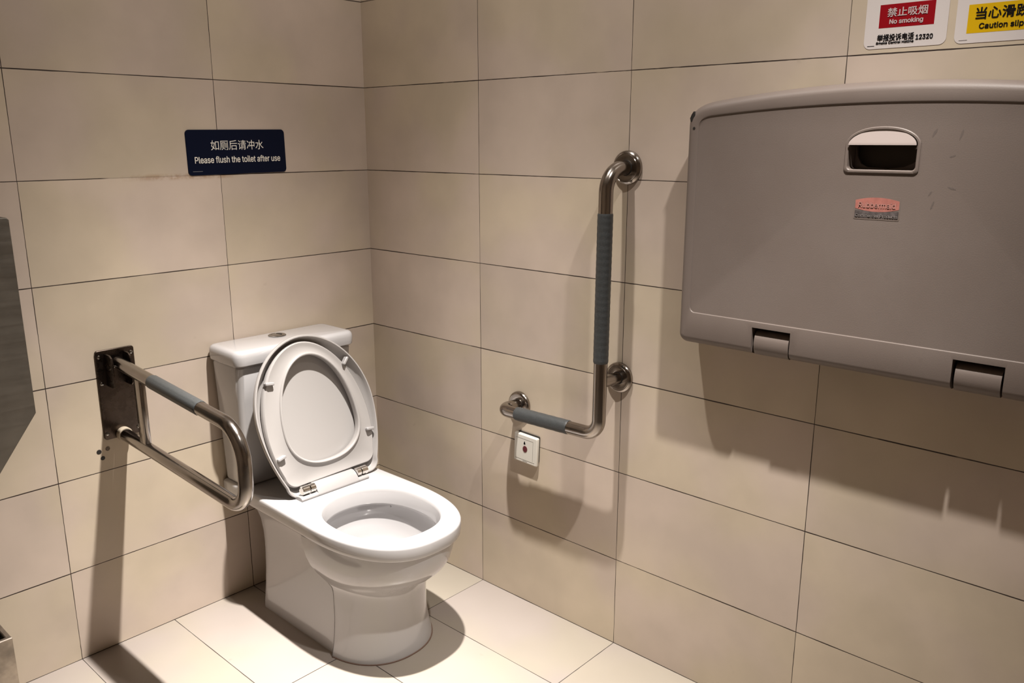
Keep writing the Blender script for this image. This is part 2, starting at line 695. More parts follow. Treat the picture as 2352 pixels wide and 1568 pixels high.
slab_obj('floor', (RX0 - T, RY0 - T, -T), (T, T, 0), M['floor'])
wall_back = slab_obj('wall_back', (RX0 - T, 0, 0), (T, T, CEIL), M['wall_back'])
slab_obj('wall_right', (0, RY0 - T, 0), (T, 0, CEIL), M['wall_right'])
slab_obj('wall_left', (RX0 - T, RY0, 0), (RX0, 0, CEIL), M['wall_plain'])
slab_obj('wall_front', (RX0 - T, RY0 - T, 0), (0, RY0, CEIL), M['wall_front'])
slab_obj('ceiling', (RX0 - T, RY0 - T, CEIL), (T, T, CEIL + T), M['ceiling'])

# old drill holes in the tile under the rail plate
for hx, hz, hr in ((-0.9082, 0.5553, 0.0062), (-0.9005, 0.5362, 0.0055), (-0.8857, 0.5585, 0.0058)):
    bm = bmesh.new()
    lathe(bm, [(hr, 0), (hr, 0.0006), (hr * 0.6, 0.0008)], (hx, 0.0, hz), (0, -1, 0), 22)
    for v in bm.verts:
        v.co.x += random.uniform(-1, 1) * 0.0003
        v.co.z += random.uniform(-1, 1) * 0.0003
    o = link_mesh('drill_hole', bm, M['dark'] if hz < 0.558 else M['filler'], wall_back)

# ------------------------------------------------------------------ downlights in the ceiling
LAB = ['white round downlight in the ceiling over the toilet', 'white round downlight in the ceiling level with the changing station']
for (lx, ly, lp, tx, ty), lab in zip(LAMPS, LAB):
    t = empty('ceiling_downlight', (lx, ly, CEIL), lab, 'lamp', group='ceiling downlights')
    bm = bmesh.new()
    ring = []
    prof = [(0.040, -0.001), (0.055, -0.001), (0.058, -0.004), (0.055, -0.008), (0.044, -0.008), (0.040, -0.004)]
    rings = [[Vector((r * math.cos(2 * PI * k / 40), r * math.sin(2 * PI * k / 40), h)) for k in range(40)] for r, h in prof]
    rings.append(rings[0])
    loft(bm, rings)
    link_mesh('trim_ring', bm, M['trim_white'], t)
    bm = bmesh.new()
    lathe(bm, [(0.040, -0.0015), (0.040, -0.004), (0.036, -0.005)], (0, 0, 0), (0, 0, 1), 32)
    link_mesh('lens', bm, M['lens'], t)

# ------------------------------------------------------------------ toilet
TX = -0.398
toilet = empty('toilet', (TX, 0, 0), 'white ceramic toilet with its seat and lid raised against the cistern', 'toilet', rz=R(-0.5))

NF, NS, NRR, NC = 64, 24, 44, 8


def outline(hw, yr, yc, L, n, rc, z, hw_r=None):
    """U-shaped outline: straight rear at yr with corner radius rc, superellipse front; local coords, front is -y."""
    if hw_r is None:
        hw_r = hw
    pts = []
    # front from left (-x) round to right (+x)
    for k in range(NF + 1):
        a = PI * k / NF
        c, s = math.cos(a), math.sin(a)
        x = -hw * math.copysign(abs(c) ** (2.0 / n), c)
        y = yc - L * (abs(s) ** (2.0 / n))
        pts.append((x, y))
    # right side going back
    y_top = yr - rc
    for k in range(1, NS + 1):
        f = k / NS
        pts.append((hw + (hw_r - hw) * f, yc + (y_top - yc) * f))
    for k in range(1, NC + 1):
        a = R(90 * k / NC)
        pts.append((hw_r - rc + rc * math.cos(a), y_top + rc * math.sin(a)))
    for k in range(1, NRR):
        f = k / NRR
        pts.append((hw_r - rc - 2 * (hw_r - rc) * f, yr))
    for k in range(NC):
        a = R(90 + 90 * k / NC)
        pts.append((-hw_r + rc + rc * math.cos(a), y_top + rc * math.sin(a)))
    for k in range(NS):
        f = 1 - k / NS
        pts.append((-(hw + (hw_r - hw) * f), yc + (y_top - yc) * f))
    return [Vector((x, y, z)) for x, y in pts]


def slab_ring(d, z):
    return outline(0.187 - d, -0.003 - d, -0.45, 0.296 - d, 2.45, 0.006, z, 0.179 - d)


def hole_ring(hw, L, z, n=2.25, yc=-0.520, Lr=None, dx=-0.004):
    """closed oval of the bowl opening with the same vertex order as outline()."""
    if Lr is None:
        Lr = L
    tot = NF + 1 + NS + NC + (NRR - 1) + NC + NS
    pts = []
    nrest = tot - (NF + 1)
    for k in range(NF + 1):
        a = PI * k / NF
        c, s = math.cos(a), math.sin(a)
        pts.append(Vector((dx - hw * math.copysign(abs(c) ** (2 / n), c), yc - L * abs(s) ** (2 / n), z)))
    for k in range(nrest):
        a = PI * (k + 1) / (nrest + 1)
        c, s = math.cos(a), math.sin(a)
        pts.append(Vector((dx + hw * math.copysign(abs(c) ** (2 / n), c), yc + Lr * abs(s) ** (2 / n), z)))
    return pts


RIM = 0.380
bm = bmesh.new()
rings = [
    hole_ring(0.035, 0.045, 0.150, 2, -0.47),
    hole_ring(0.050, 0.062, 0.172, 2, -0.475),
    hole_ring(0.074, 0.085, 0.190, 2, -0.49, 0.100),
    hole_ring(0.095, 0.108, 0.205, 2.1, -0.50, 0.125),
    hole_ring(0.115, 0.128, 0.222, 2.2, -0.51, 0.148),
    hole_ring(0.128, 0.145, 0.240, 2.25, -0.52, 0.160),
    hole_ring(0.1360, 0.162, 0.262, 2.25, -0.52, 0.170),
    hole_ring(0.1430, 0.172, 0.290, 2.25, -0.52, 0.178),
    hole_ring(0.1465, 0.175, 0.310, 2.25, -0.52, 0.178),
    hole_ring(0.144, 0.175, 0.325, 2.25),
    hole_ring(0.140, 0.171, 0.3275, 2.25),
    hole_ring(0.1325, 0.1635, 0.3285, 2.25),
    hole_ring(0.1305, 0.1615, 0.331, 2.25),
    hole_ring(0.1305, 0.1615, 0.336, 2.25),
    hole_ring(0.1335, 0.1645, 0.352, 2.25),
    hole_ring(0.1365, 0.1675, 0.368, 2.25),
    hole_ring(0.1385, 0.1695, 0.3745, 2.25),
    hole_ring(0.1415, 0.1725, 0.3785, 2.25),
    hole_ring(0.1455, 0.1765, RIM, 2.25),
    slab_ring(0.011, RIM), slab_ring(0.0062, RIM - 0.0007), slab_ring(0.0028, RIM - 0.0026),
    slab_ring(0.0008, RIM - 0.0055), slab_ring(0.0, RIM - 0.0095), slab_ring(0.0005, RIM - 0.030),
    slab_ring(0.0015, RIM - 0.038), slab_ring(0.004, RIM - 0.0415), slab_ring(0.009, RIM - 0.0425),
]
loft(bm, rings, True, False)


# underside, open above the bowl shell
def under_ring(z):
    return outline(0.142, -0.06, -0.45, 0.252, 2.45, 0.02, z, 0.142)


loft(bm, [slab_ring(0.009, RIM - 0.0425), under_ring(RIM - 0.0425)])


# front column and bowl shell
def col_ring(hw, L, z, yr, n=2.35):
    pts = outline(hw, -0.36, -0.452, L, n, 0.006, z)
    return [Vector((p.x - 0.004, min(p.y, yr), p.z)) for p in pts]


prof = [
    (0.1795, 0.287, 0.339, -0.411), (0.1790, 0.286, 0.330, -0.411), (0.1782, 0.2845, 0.317, -0.412), (0.1766, 0.2800, 0.300, -0.415),
    (0.1735, 0.2715, 0.278, -0.420), (0.1680, 0.2570, 0.256, -0.429), (0.1600, 0.2360, 0.236, -0.444), (0.1525, 0.2150, 0.222, -0.460),
    (0.1468, 0.1965, 0.211, -0.475), (0.1436, 0.1845, 0.202, -0.484), (0.1420, 0.1780, 0.190, -0.487), (0.1412, 0.1740, 0.172, -0.487), (0.1408, 0.1710, 0.145, -0.487),
    (0.1415, 0.1695, 0.110, -0.487), (0.1450, 0.1710, 0.065, -0.487), (0.1500, 0.1770, 0.030, -0.487), (0.1535, 0.1810, 0.012, -0.487), (0.1545, 0.1820, 0.0, -0.487)]
loft(bm, [col_ring(hw, L, z, yr, 2.2) for hw, L, z, yr in prof], False, False, lambda c: abs(c.x + 0.004) < 0.121 and c.y > -0.492)

# skirt behind the column
sk = [(0.150, -0.040, 0.341), (0.140, -0.060, 0.322), (0.131, -0.078, 0.300), (0.126, -0.092, 0.270), (0.1245, -0.101, 0.230), (0.1250, -0.104, 0.205), (0.126, -0.106, 0.180),
      (0.130, -0.109, 0.120), (0.136, -0.112, 0.070), (0.1435, -0.115, 0.025), (0.1455, -0.116, 0.012), (0.1465, -0.116, 0.0)]
loft(bm, [outline(hw, yr, -0.452, 0.11, 2.6, 0.022, z) for hw, yr, z in sk], False, False, lambda c: c.y < (-0.424 if c.z > 0.285 else -0.438 if c.z > 0.25 else -0.455 if c.z > 0.23 else -0.49 if c.z > 0.20 else -0.53))
link_mesh('bowl', bm, M['ceramic'], toilet, sharp=40)

# dark sealant joint round the foot
bm = bmesh.new()
a = col_ring(0.1565, 0.1845, 0.0, -0.487, 2.2)
b = col_ring(0.1565, 0.1845, 0.0022, -0.487, 2.2)
c = col_ring(0.1530, 0.1810, 0.0030, -0.487, 2.2)
loft(bm, [a, b, c], True, True)
link_mesh('sealant_joint', bm, simple('sealant', (0.16, 0.10, 0.075), 0.6), toilet)

# water standing in the bowl
wk = NT('toilet_water')
wk.b.inputs['Base Color'].default_value = (0.95, 0.97, 0.96, 1)
wk.b.inputs['Roughness'].default_value = 0.02
wk.b.inputs['Transmission Weight'].default_value = 1.0
wk.b.inputs['IOR'].default_value = 1.33
bm = bmesh.new()
loft(bm, [hole_ring(0.0650, 0.073, 0.182, 2, -0.482, 0.082), hole_ring(0.0660, 0.074, 0.1827, 2, -0.482, 0.083)], True, True)
link_mesh('water', bm, wk.m, toilet)


# cistern
def tank_ring(hw, y0, y1, r, z):
    pts = rrect(2 * hw, abs(y1 - y0), r, 6)
    cy = (y0 + y1) / 2
    return [Vector((x, cy + y, z)) for x, y in pts]


bm = bmesh.new()
rs = [(0.164, -0.018, -0.112, 0.010, 0.3805), (0.170, -0.013, -0.118, 0.012, 0.3835), (0.1725, -0.011, -0.121, 0.014, 0.390),
      (0.177, -0.011, -0.132, 0.016, 0.50), (0.183, -0.011, -0.148, 0.018, 0.64), (0.188, -0.011, -0.160, 0.020, 0.738), (0.186, -0.013, -0.158, 0.019, 0.7425)]
loft(bm, [tank_ring(*r) for r in rs], True, True)
link_mesh('cistern', bm, M['ceramic'], toilet)
bm = bmesh.new()
rs = [(0.183, -0.012, -0.158, 0.020, 0.7435), (0.191, -0.008, -0.166, 0.024, 0.7450), (0.1945, -0.005, -0.1705, 0.026, 0.7490), (0.1955, -0.004, -0.1715, 0.026, 0.756),
      (0.1960, -0.004, -0.172, 0.026, 0.770), (0.1948, -0.005, -0.1708, 0.025, 0.7785), (0.1915, -0.008, -0.1675, 0.023, 0.7845), (0.186, -0.013, -0.162, 0.018, 0.7875), (0.177, -0.022, -0.153, 0.012, 0.7885)]
loft(bm, [tank_ring(*r) for r in rs], True, True)
link_mesh('cistern_lid', bm, M['ceramic'], toilet)
bm = bmesh.new()
lathe(bm, [(0.0258, -0.002), (0.0258, 0.0018), (0.0240, 0.0030), (0.0185, 0.0030), (0.0178, 0.0018), (0.0172, 0.0026), (0.0150, 0.0032), (0.0, 0.0034)], (-0.003, -0.062, 0.7885), (0, 0, 1), 48)
fb = link_mesh('flush_button', bm, M['chrome_dark'], toilet)
bm = bmesh.new()
pts = [(0.0145 * math.cos(a), 0.0145 * math.sin(a)) for a in [R(-60 + 130 * k / 16) for k in range(17)]]
prism(bm, pts, lambda u, v, d: Vector((u - 0.003, v - 0.062, 0.7885 + d)), 0.0030, 0.0037)
link_mesh('half_flush_key', bm, M['dark'], fb)

# raised seat and lid: u across, s up along the tilted plane, d towards the viewer
TILT = R(11.4)
P0 = Vector((0.0, -0.288, 0.404))
TU = Vector((0, math.sin(TILT), math.cos(TILT)))
TN = Vector((0, -math.cos(TILT), math.sin(TILT)))


def st(u, s, d):
    return P0 + X * u + TU * (s + 0.02 * u) + TN * d


def lean(pts, c0, k):
    # the raised seat and lid hang a little to the left on their loose hinges
    return [(u + c0 + k * (s - 0.15), s) for u, s in pts]


def interp(tab, s):
    for (a, x), (b, y) in zip(tab[:-1], tab[1:]):
        if a <= s <= b:
            f = (s - a) / (b - a)
            return x + (y - x) * f
    return tab[-1][1]


def egg(w_max, s_bot, s_wide, s_top, n_top, w_bot, r_c, N1=40, N2=14, uc=0.0):
    """closed outline (ccw seen from the front): flat bottom of half width w_bot, widest at s_wide, rounded top."""
    pts = []
    # right side from the bottom corner up
    for k in range(N2 + 1):
        f = k / N2
        s = s_bot + r_c + (s_wide - s_bot - r_c) * f
        g = (1 - f)
        u = w_max - (w_max - w_bot) * g ** 2.0
        pts.append((u, s))
    for k in range(1, N1):
        a = PI * k / N1
        c, q = math.cos(a), math.sin(a)
        pts.append((w_max * math.copysign(abs(c) ** (2 / n_top), c), s_wide + (s_top - s_wide) * abs(q) ** (2 / n_top)))
    for k in range(N2 + 1):
        f = 1 - k / N2
        s = s_bot + r_c + (s_wide - s_bot - r_c) * f
        u = w_max - (w_max - w_bot) * (1 - f) ** 2.0
        pts.append((-u, s))
    # bottom-left corner, flat, bottom-right corner
    for k in range(1, 9):
        a = R(180 + 90 * k / 8)
        pts.append((-w_bot + r_c + r_c * math.cos(a), s_bot + r_c + r_c * math.sin(a)))
    for k in range(1, 10):
        f = k / 10
        pts.append((-w_bot + r_c + 2 * (w_bot - r_c) * f, s_bot))
    for k in range(0, 8):
        a = R(270 + 90 * k / 8)
        pts.append((w_bot - r_c + r_c * math.cos(a), s_bot + r_c + r_c * math.sin(a)))
    return [(u + uc, s) for u, s in pts]


LID = lean(egg(0.1915, -0.022, 0.195, 0.419, 1.95, 0.155, 0.036), 0.0045, -0.10)
SEAT = lean(egg(0.1700, 0.006, 0.150, 0.402, 1.95, 0.153, 0.036), 0.004, -0.11)


def ring3(pts, d):
    return [st(u, s, d) for u, s in pts]


# lid: shallow tray open to the front
bm = bmesh.new()
o0, o1, o2 = LID, inset2(LID, 0.003), inset2(LID, 0.010)
i1 = inset2(LID, 0.0055)
loft(bm, [ring3(inset2(LID, 0.05), -0.040), ring3(inset2(LID, 0.028), -0.036), ring3(o2, -0.024), ring3(o1, -0.0155), ring3(o0, -0.010), ring3(o0, -0.002), ring3(inset2(LID, 0.0012), 0.0), ring3(inset2(LID, 0.0043), 0.0),
          ring3(i1, -0.002), ring3(inset2(LID, 0.0075), -0.010), ring3(inset2(LID, 0.013), -0.019), ring3(inset2(LID, 0.030), -0.0315), ring3(inset2(LID, 0.050), -0.0335)], True, True)
link_mesh('lid', bm, M['plastic_white'], toilet)


# seat ring
def hole_pts(off):
    """hole of the seat with as many points as SEAT."""
    n = len(SEAT)
    res = []
    for (u, s) in SEAT:
        pass
    # oval: widest low, tapering up
    N1, N2 = 40, 14
    wm, sb, sw, stp = 0.1185 - off, 0.056 + off, 0.158, 0.360 - off
    pts = []
    for k in range(N2 + 1):
        a = R(-45 + 45 * k / N2)
        pts.append(a)
    angs = [R(-50 + 50 * k / N2) for k in range(N2 + 1)] + [PI * k / N1 for k in range(1, N1)] + [PI + R(50 * k / N2) for k in range(N2 + 1)]
    rest = n - len(angs)
    angs += [R(230) + R(80) * (k + 1) / (rest + 1) for k in range(rest)]
    for a in angs:
        c, q = math.cos(a), math.sin(a)
        nn = 2.0 if q > 0 else 2.3
        h = (stp - sw) if q > 0 else (sw - sb)
        u = wm * math.copysign(abs(c) ** (2 / nn), c)
        s = sw + h * math.copysign(abs(q) ** (2 / nn), q)
        res.append((u, s))
    return lean(res, 0.010, -0.09)


bm = bmesh.new()
F = -0.008
loft(bm, [ring3(inset2(SEAT, 0.004), F - 0.0185), ring3(inset2(SEAT, 0.001), F - 0.0155), ring3(SEAT, F - 0.006), ring3(inset2(SEAT, 0.0012), F - 0.0015), ring3(inset2(SEAT, 0.004), F + 0.0015), ring3(inset2(SEAT, 0.0065), F + 0.0012),
          ring3(inset2(SEAT, 0.012), F - 0.001),
          ring3(hole_pts(-0.014), F - 0.001), ring3(hole_pts(-0.0085), F + 0.0015), ring3(hole_pts(-0.007), F + 0.0050), ring3(hole_pts(-0.0045), F + 0.0066), ring3(hole_pts(-0.002), F + 0.0060), ring3(hole_pts(-0.0002), F + 0.0035),
          ring3(hole_pts(0.0), F - 0.004), ring3(hole_pts(-0.001), F - 0.0155), ring3(hole_pts(-0.003), F - 0.0185), ring3(inset2(SEAT, 0.004), F - 0.0185)])
seat = link_mesh('seat', bm, M['plastic_white'], toilet)
for u, s, rot in ((-0.135, 0.307, -8), (0.117, 0.318, 48), (0.164, 0.103, -6), (-0.138, 0.101, 14)):
    bm = bmesh.new()
    pts = rrect(0.026, 0.0085, 0.003, 4)
    ca, sa = math.cos(R(rot)), math.sin(R(rot))
    pts = [(x * ca - y * sa, x * sa + y * ca) for x, y in pts]
    prism(bm, pts, lambda a, b, d: st(u + a, s + b, d), F - 0.003, F + 0.0115, 0.002)
    link_mesh('bumper', bm, M['hinge_plastic'], seat)

# hinge block between seat and bowl with a chrome barrel at each end
HY, HZ = -0.2815, 0.399
bm = bmesh.new()


def hinge_sec(x, full=True):
    if full:
        sec = [(-0.043, 0.3802), (-0.045, 0.384), (-0.044, 0.3875), (-0.0335, 0.4010), (-0.026, 0.4075), (-0.017, 0.411), (-0.006, 0.4105), (0.004, 0.405), (0.006, 0.3802)]
    else:
        sec = [(-0.043, 0.3802), (-0.045, 0.384), (-0.044, 0.3875), (-0.040, 0.3905), (-0.034, 0.391), (-0.026, 0.390), (-0.017, 0.388), (-0.006, 0.386), (0.006, 0.3802)]
    return [Vector((x, HY + 0.006 + y, z)) for y, z in sec]


loft(bm, [hinge_sec(-0.061), hinge_sec(0.077)], True, True)
loft(bm, [hinge_sec(-0.116, False), hinge_sec(-0.060, False)], True, True)
loft(bm, [hinge_sec(0.076, False), hinge_sec(0.112, False)], True, True)
hb = link_mesh('hinge_block', bm, M['hinge_plastic'], toilet, sharp=45)
for xs in ((-0.0625, -0.0795), (-0.0815, -0.1045), (0.0785, 0.0935), (0.0955, 0.1165)):
    bm = bmesh.new()
    x0, x1 = xs
    sg = 1 if x1 > x0 else -1
    L = abs(x1 - x0)
    lathe(bm, [(0.0108, 0), (0.0125, 0.001), (0.0125, L - 0.0015), (0.0112, L)], (x0, HY - 0.0195, HZ + 0.0045), (sg, 0, 0), 28)
    link_mesh('hinge_barrel', bm, M['chrome'], toilet)

# ------------------------------------------------------------------ fold-down rail on the back wall
rail = empty('folding_grab_rail', (-0.8425, 0, 0.70), 'steel folding grab rail on a bolted plate left of the toilet', 'grab rail')
inv = Vector((-0.8425, 0, 0.70))


def rel(bm, o):
    for v in bm.verts:
        v.co -= o


bm = bmesh.new()
pts = [(-0.8915, 0.8235), (-0.7945, 0.8215), (-0.7945, 0.5875), (-0.8915, 0.5815)]
O = rrect(0.098, 0.238, 0.007, 5)
prism(bm, [(u - 0.8425, v + 0.7025) for u, v in O], lambda u, v, d: Vector((u, -d, v)), 0.0, 0.006, 0.0012)
rel(bm, inv)
plate = link_mesh('mounting_plate', bm, M['steel_dark'], rail)
for bx, bz in ((-0.883, 0.805), (-0.883, 0.735), (-0.802, 0.805), (-0.802, 0.735), (-0.884, 0.600), (-0.803, 0.600)):
    bm = bmesh.new()
    lathe(bm, [(0.0052, 0.0055), (0.0052, 0.0072), (0.0040, 0.0090), (0.0018, 0.0098)], (bx, 0, bz), (0, -1, 0), 16)
    rel(bm, inv)
    link_mesh('bolt', bm, M['chrome_dark'], plate)
# channel bracket
bm = bmesh.new()
RXC = -0.8445
for sx in (-1, 1):
    xo = RXC + sx * 0.0235
    pts = [(0.005, 0.727), (0.040, 0.727), (0.050, 0.735), (0.052, 0.79), (0.046, 0.806), (0.036, 0.812), (0.005, 0.812)]
    prism(bm, pts, lambda u, v, d: Vector((xo + d, -u, v)), -0.002, 0.002)
prism(bm, [(0.005, 0.727), (0.008, 0.727), (0.008, 0.812), (0.005, 0.812)], lambda u, v, d: Vector((RXC + d, -u, v)), -0.0235, 0.0235)
rel(bm, inv)
link_mesh('hinge_bracket', bm, M['steel_dark'], rail)
bm = bmesh.new()
lathe(bm, [(0.0075, 0), (0.0075, 0.003), (0.006, 0.0055), (0.004, 0.006), (0.004, 0.049), (0.006, 0.0495), (0.0075, 0.052), (0.0075, 0.055)], (RXC - 0.0275, -0.030, 0.780), (1, 0, 0), 20)
rel(bm, inv)
link_mesh('pivot_pin', bm, M['steel_rail'], rail)
TR = 0.0160
top0, top1 = Vector((RXC, -0.022, 0.7875)), Vector((RXC, -0.622, 0.7455))
bot1, bot0 = Vector((RXC, -0.622, 0.5610)), Vector((RXC, -0.012, 0.5925))
path = fillet([top0, top1, bot1, bot0], [0.082, 0.062], 14)
bm = bmesh.new()
sweep(bm, path, TR, 28)
rel(bm, inv)
link_mesh('rail_tube', bm, M['steel_rail'], rail)
bm = bmesh.new()
d = (top1 - top0).normalized()
ga, gb = 0.192, 0.428
sweep(bm, [top0 + d * (ga + (gb - ga) * k / 60) for k in range(61)], TR + 0.0014, 36, True,
      lambda i, k, r: r + (0.0004 if (k % 3 == 0) else 0.0) - (0.0009 if i in (0, 60) else 0))
rel(bm, inv)
link_mesh('grip_sleeve', bm, M['grip'], rail)['label'] = 'ribbed grey rubber grip'
# flat strut between the two runs
bm = bmesh.new()
zt = top0.z + d.z / d.y * (-0.140 + 0.022)
db = (bot0 - bot1).normalized()
zb = bot0.z + db.z / db.y * (-0.140 + 0.012)
box(bm, (RXC - 0.0085, -0.157, zb + 0.006), (RXC + 0.0085, -0.124, zt - 0.006), 0.0035, 2)
rel(bm, inv)
link_mesh('strut', bm, M['steel'], rail)
bm = bmesh.new()
lathe(bm, [(0.0180, 0.006), (0.0188, 0.008), (0.0188, 0.021), (0.0178, 0.0235), (0.0162, 0.024)], (RXC, 0, 0.5920), (0, -1, 0), 32)
rel(bm, inv)
link_mesh('rubber_stop', bm, M['rubber_white'], rail)['label'] = 'cream rubber stop ring'

# ------------------------------------------------------------------ L-shaped grab bar on the right wall
DB = 0.082
bar = empty('grab_bar', (0, -0.995, 0.75), 'L-shaped steel grab bar with grey grips on the right-hand wall', 'grab bar')
inv = Vector((0, -0.995, 0.75))
BR = 0.0172
VY = -0.993
A = Vector((-0.006, -1.000, 1.278)); B = Vector((-DB, VY - 0.004, 1.278)); C_ = Vector((-DB, VY + 0.001, 0.622)); D_ = Vector((-DB, -0.654, 0.6165)); E_ = Vector((-0.006, -0.655, 0.611))
bm = bmesh.new()
sweep(bm, fillet([A, B, C_, D_, E_], [0.055, 0.042, 0.036], 14), BR, 28)
rel(bm, inv)
link_mesh('bar_tube', bm, M['steel'], bar)
bm = bmesh.new()
sweep(bm, [Vector((-0.006, -0.995, 0.757)), Vector((-DB, VY, 0.760))], 0.0150, 24)
rel(bm, inv)
link_mesh('support_post', bm, M['steel'], bar)
for fy, fz, fr in ((-1.000, 1.278, 0.0405), (-0.995, 0.757, 0.0395), (-0.655, 0.611, 0.0385)):
    bm = bmesh.new()
    rr = BR if fz > 0.8 or fz < 0.7 else 0.0150
    lathe(bm, [(fr, 0.0), (fr, 0.004), (fr - 0.0004, 0.0065), (fr - 0.0022, 0.0090), (fr - 0.0062, 0.0112), (fr - 0.0068, 0.0106), (fr - 0.0078, 0.0106), (fr - 0.0085, 0.0114), (rr + 0.0030, 0.0118), (rr + 0.0012, 0.0112), (rr + 0.0006, 0.009)], (0, fy, fz), (-1, 0, 0), 48)
    rel(bm, inv)
    f = link_mesh('wall_flange', bm, M['steel'], bar)
    bm = bmesh.new()
    lathe(bm, [(rr + 0.0011, 0.0105), (rr + 0.0011, 0.0117), (rr - 0.001, 0.0118)], (0, fy, fz), (-1, 0, 0), 32)
    rel(bm, inv)
    link_mesh('joint_ring', bm, M['dark'], f)
bm = bmesh.new()
z0, z1 = 0.8105, 1.1745
NG = 90
sweep(bm, [Vector((-DB, VY - 0.004 + 0.005 * (1.278 - (z1 + (z0 - z1) * k / NG)) / 0.656, z1 + (z0 - z1) * k / NG)) for k in range(NG + 1)], BR + 0.0013, 36, True,
      lambda i, k, r: r - (0.0009 if i in (0, NG) else 0) + 0.0003 * (1 if (i // 2) % 2 == 0 else 0))
rel(bm, inv)
link_mesh('grip_sleeve', bm, M['grip'], bar)
bm = bmesh.new()
y0, y1 = -0.717, -0.898
d = (C_ - D_).normalized()
q0 = D_ + d * ((y0 - D_.y) / d.y); q1 = D_ + d * ((y1 - D_.y) / d.y)
sweep(bm, [q0 + (q1 - q0) * (k / 50) for k in range(51)], BR + 0.0013, 36, True,
      lambda i, k, r: r - (0.0009 if i in (0, 50) else 0) + (0.0004 if (k % 2 == 0 and (i // 3 + k) % 3) else 0))
rel(bm, inv)
link_mesh('grip_sleeve', bm, M['grip'], bar)

# ------------------------------------------------------------------ emergency call switch
sw = empty('emergency_call_switch', (0, -0.688, 0.49), 'square white call switch with a red dot under the grab bar', 'switch')
inv = Vector((0, -0.688, 0.49))


def sw_p(name, outline_, d0, d1, mat, par, bev=0.0):
    O, U, V, N = FR
    bm = bmesh.new()
    tl = R(-2.0)
    c, s_ = math.cos(tl), math.sin(tl)

    def f(u, v, d):
        uu, vv = u - 0.688, v - 0.49
        return O + U * (0.688 + uu * c - vv * s_) + V * (0.49 + uu * s_ + vv * c) + N * d
    prism(bm, outline_, f, d0, d1, bev)
    rel(bm, inv)
    return link_mesh(name, bm, mat, par)


O = rrect(0.087, 0.085, 0.004, 4)
sw_p('back_box', [(u * 0.90 + 0.6905, v * 0.92 + 0.4935) for u, v in O], 0.0, 0.004, M['dark'], sw)
pl_ = sw_p('face_plate', [(u + 0.6865, v + 0.4865) for u, v in O], 0.004, 0.0135, M['white_switch'], sw, 0.003)
# engraved frame lines
O2 = rect(0.650, 0.7195, 0.4555, 0.5155)
for q in ((0.650, 0.722, 0.4530, 0.4536), (0.650, 0.715, 0.5160, 0.5164), (0.7150, 0.7154, 0.457, 0.5162)):
    sw_p('engraved_line', rect(*q), 0.0134, 0.0138, M['switch_line'], pl_)
dot = [(0.686 + 0.0085 * math.cos(2 * PI * k / 28), 0.4870 + 0.0095 * math.sin(2 * PI * k / 28)) for k in range(28)]
sw_p('red_indicator', dot, 0.0130, 0.0145, M['red_dot'], sw, 0.0005)
bell = [(0.6835 - 0.0032, 0.5005), (0.6835 + 0.0032, 0.5005), (0.6835 + 0.0030, 0.5045), (0.6835 + 0.0012, 0.5085), (0.6835, 0.5105), (0.6835 - 0.0012, 0.5085), (0.6835 - 0.0030, 0.5045)]
sw_p('bell_mark', bell, 0.0134, 0.0138, M['ink'], pl_)
for k in range(4):
    sw_p('small_print', rect(0.679 + k * 0.0042, 0.679 + k * 0.0042 + 0.0028, 0.4487, 0.4502), 0.0132, 0.0138, M['switch_line'], pl_)

# ------------------------------------------------------------------ blue flush sign
sg = empty('flush_sign', (-0.4475, 0, 1.311), 'dark blue notice with white lettering on the wall above the toilet', 'sign')
FS = (Vector((-0.4475, 0, 1.311)) - Vector((-0.4475, 0, 1.311)), X, Z, -Y)
tl = R(0.6)
FS = (Vector((0, 0, 0)), Vector((math.cos(tl), 0, math.sin(tl))), Vector((-math.sin(tl), 0, math.cos(tl))), -Y)
flat_patch('plaque', rrect(0.3005, 0.1195, 0.011, 6), FS, 0.0, 0.0025, M['navy'], sg, 0.0006)
text_obj('chinese_lettering', '如厕后请冲水', M['sign_text'], sg, FS, -0.0805, 0.0795, 0.0055, 0.0315, 0.0, 0.0028)
text_obj('english_lettering', 'Please flush the toilet after use', M['sign_text'], sg, FS, -0.130, 0.131, -0.0285, -0.0105, 0.00035, 0.0028)
flat_patch('maker_line', rect(-0.138, -0.110, -0.0500, -0.0488), FS, 0.0025, 0.0028, simple('sign_small_print', (0.16, 0.16, 0.17), 0.5), sg)

# ------------------------------------------------------------------ warning signs on the right wall
ns = empty('no_smoking_sign', (0, -1.604, 1.509), 'white sign with a red panel forbidding smoking, above the changing station', 'sign')
FN = (Vector((0, 0, 0)), -Y, Z, -X)
flat_patch('backing', [(u, v + 0.118) for u, v in rrect(0.1455, 0.236, 0.012, 6)], FN, 0.0, 0.0007, M['sign_white'], ns, 0.0002)
flat_patch('red_panel', rect(-0.0475, 0.0495, 0.0365, 0.0775), FN, 0.0007, 0.0009, M['sign_red'], ns)
text_obj('chinese_lettering', '禁止吸烟', M['pink_text'], ns, FN, -0.0335, 0.0370, 0.0550, 0.0710, 0.0003, 0.0011)
text_obj('english_lettering', 'No smoking', M['pink_text'], ns, FN, -0.0288, 0.0305, 0.0405, 0.0512, 0.0004, 0.0011)
text_obj('hotline_lettering', '举报投诉电话', M['ink'], ns, FN, -0.0485, 0.0175, 0.0130, 0.0255, 0.0003, 0.0009)
text_obj('hotline_number', '12320', M['ink'], ns, FN, 0.0205, 0.0502, 0.0118, 0.0208, 0.0004, 0.0009)
text_obj('hotline_caption', 'Smoke Control Hotline', M['ink'], ns, FN, -0.0497, 0.0178, 0.0078, 0.0124, 0.0003, 0.0009)
flat_patch('maker_line', rect(-0.0655, -0.0525, 0.0048, 0.0060), FN, 0.0007, 0.0009, M['ink'], ns)

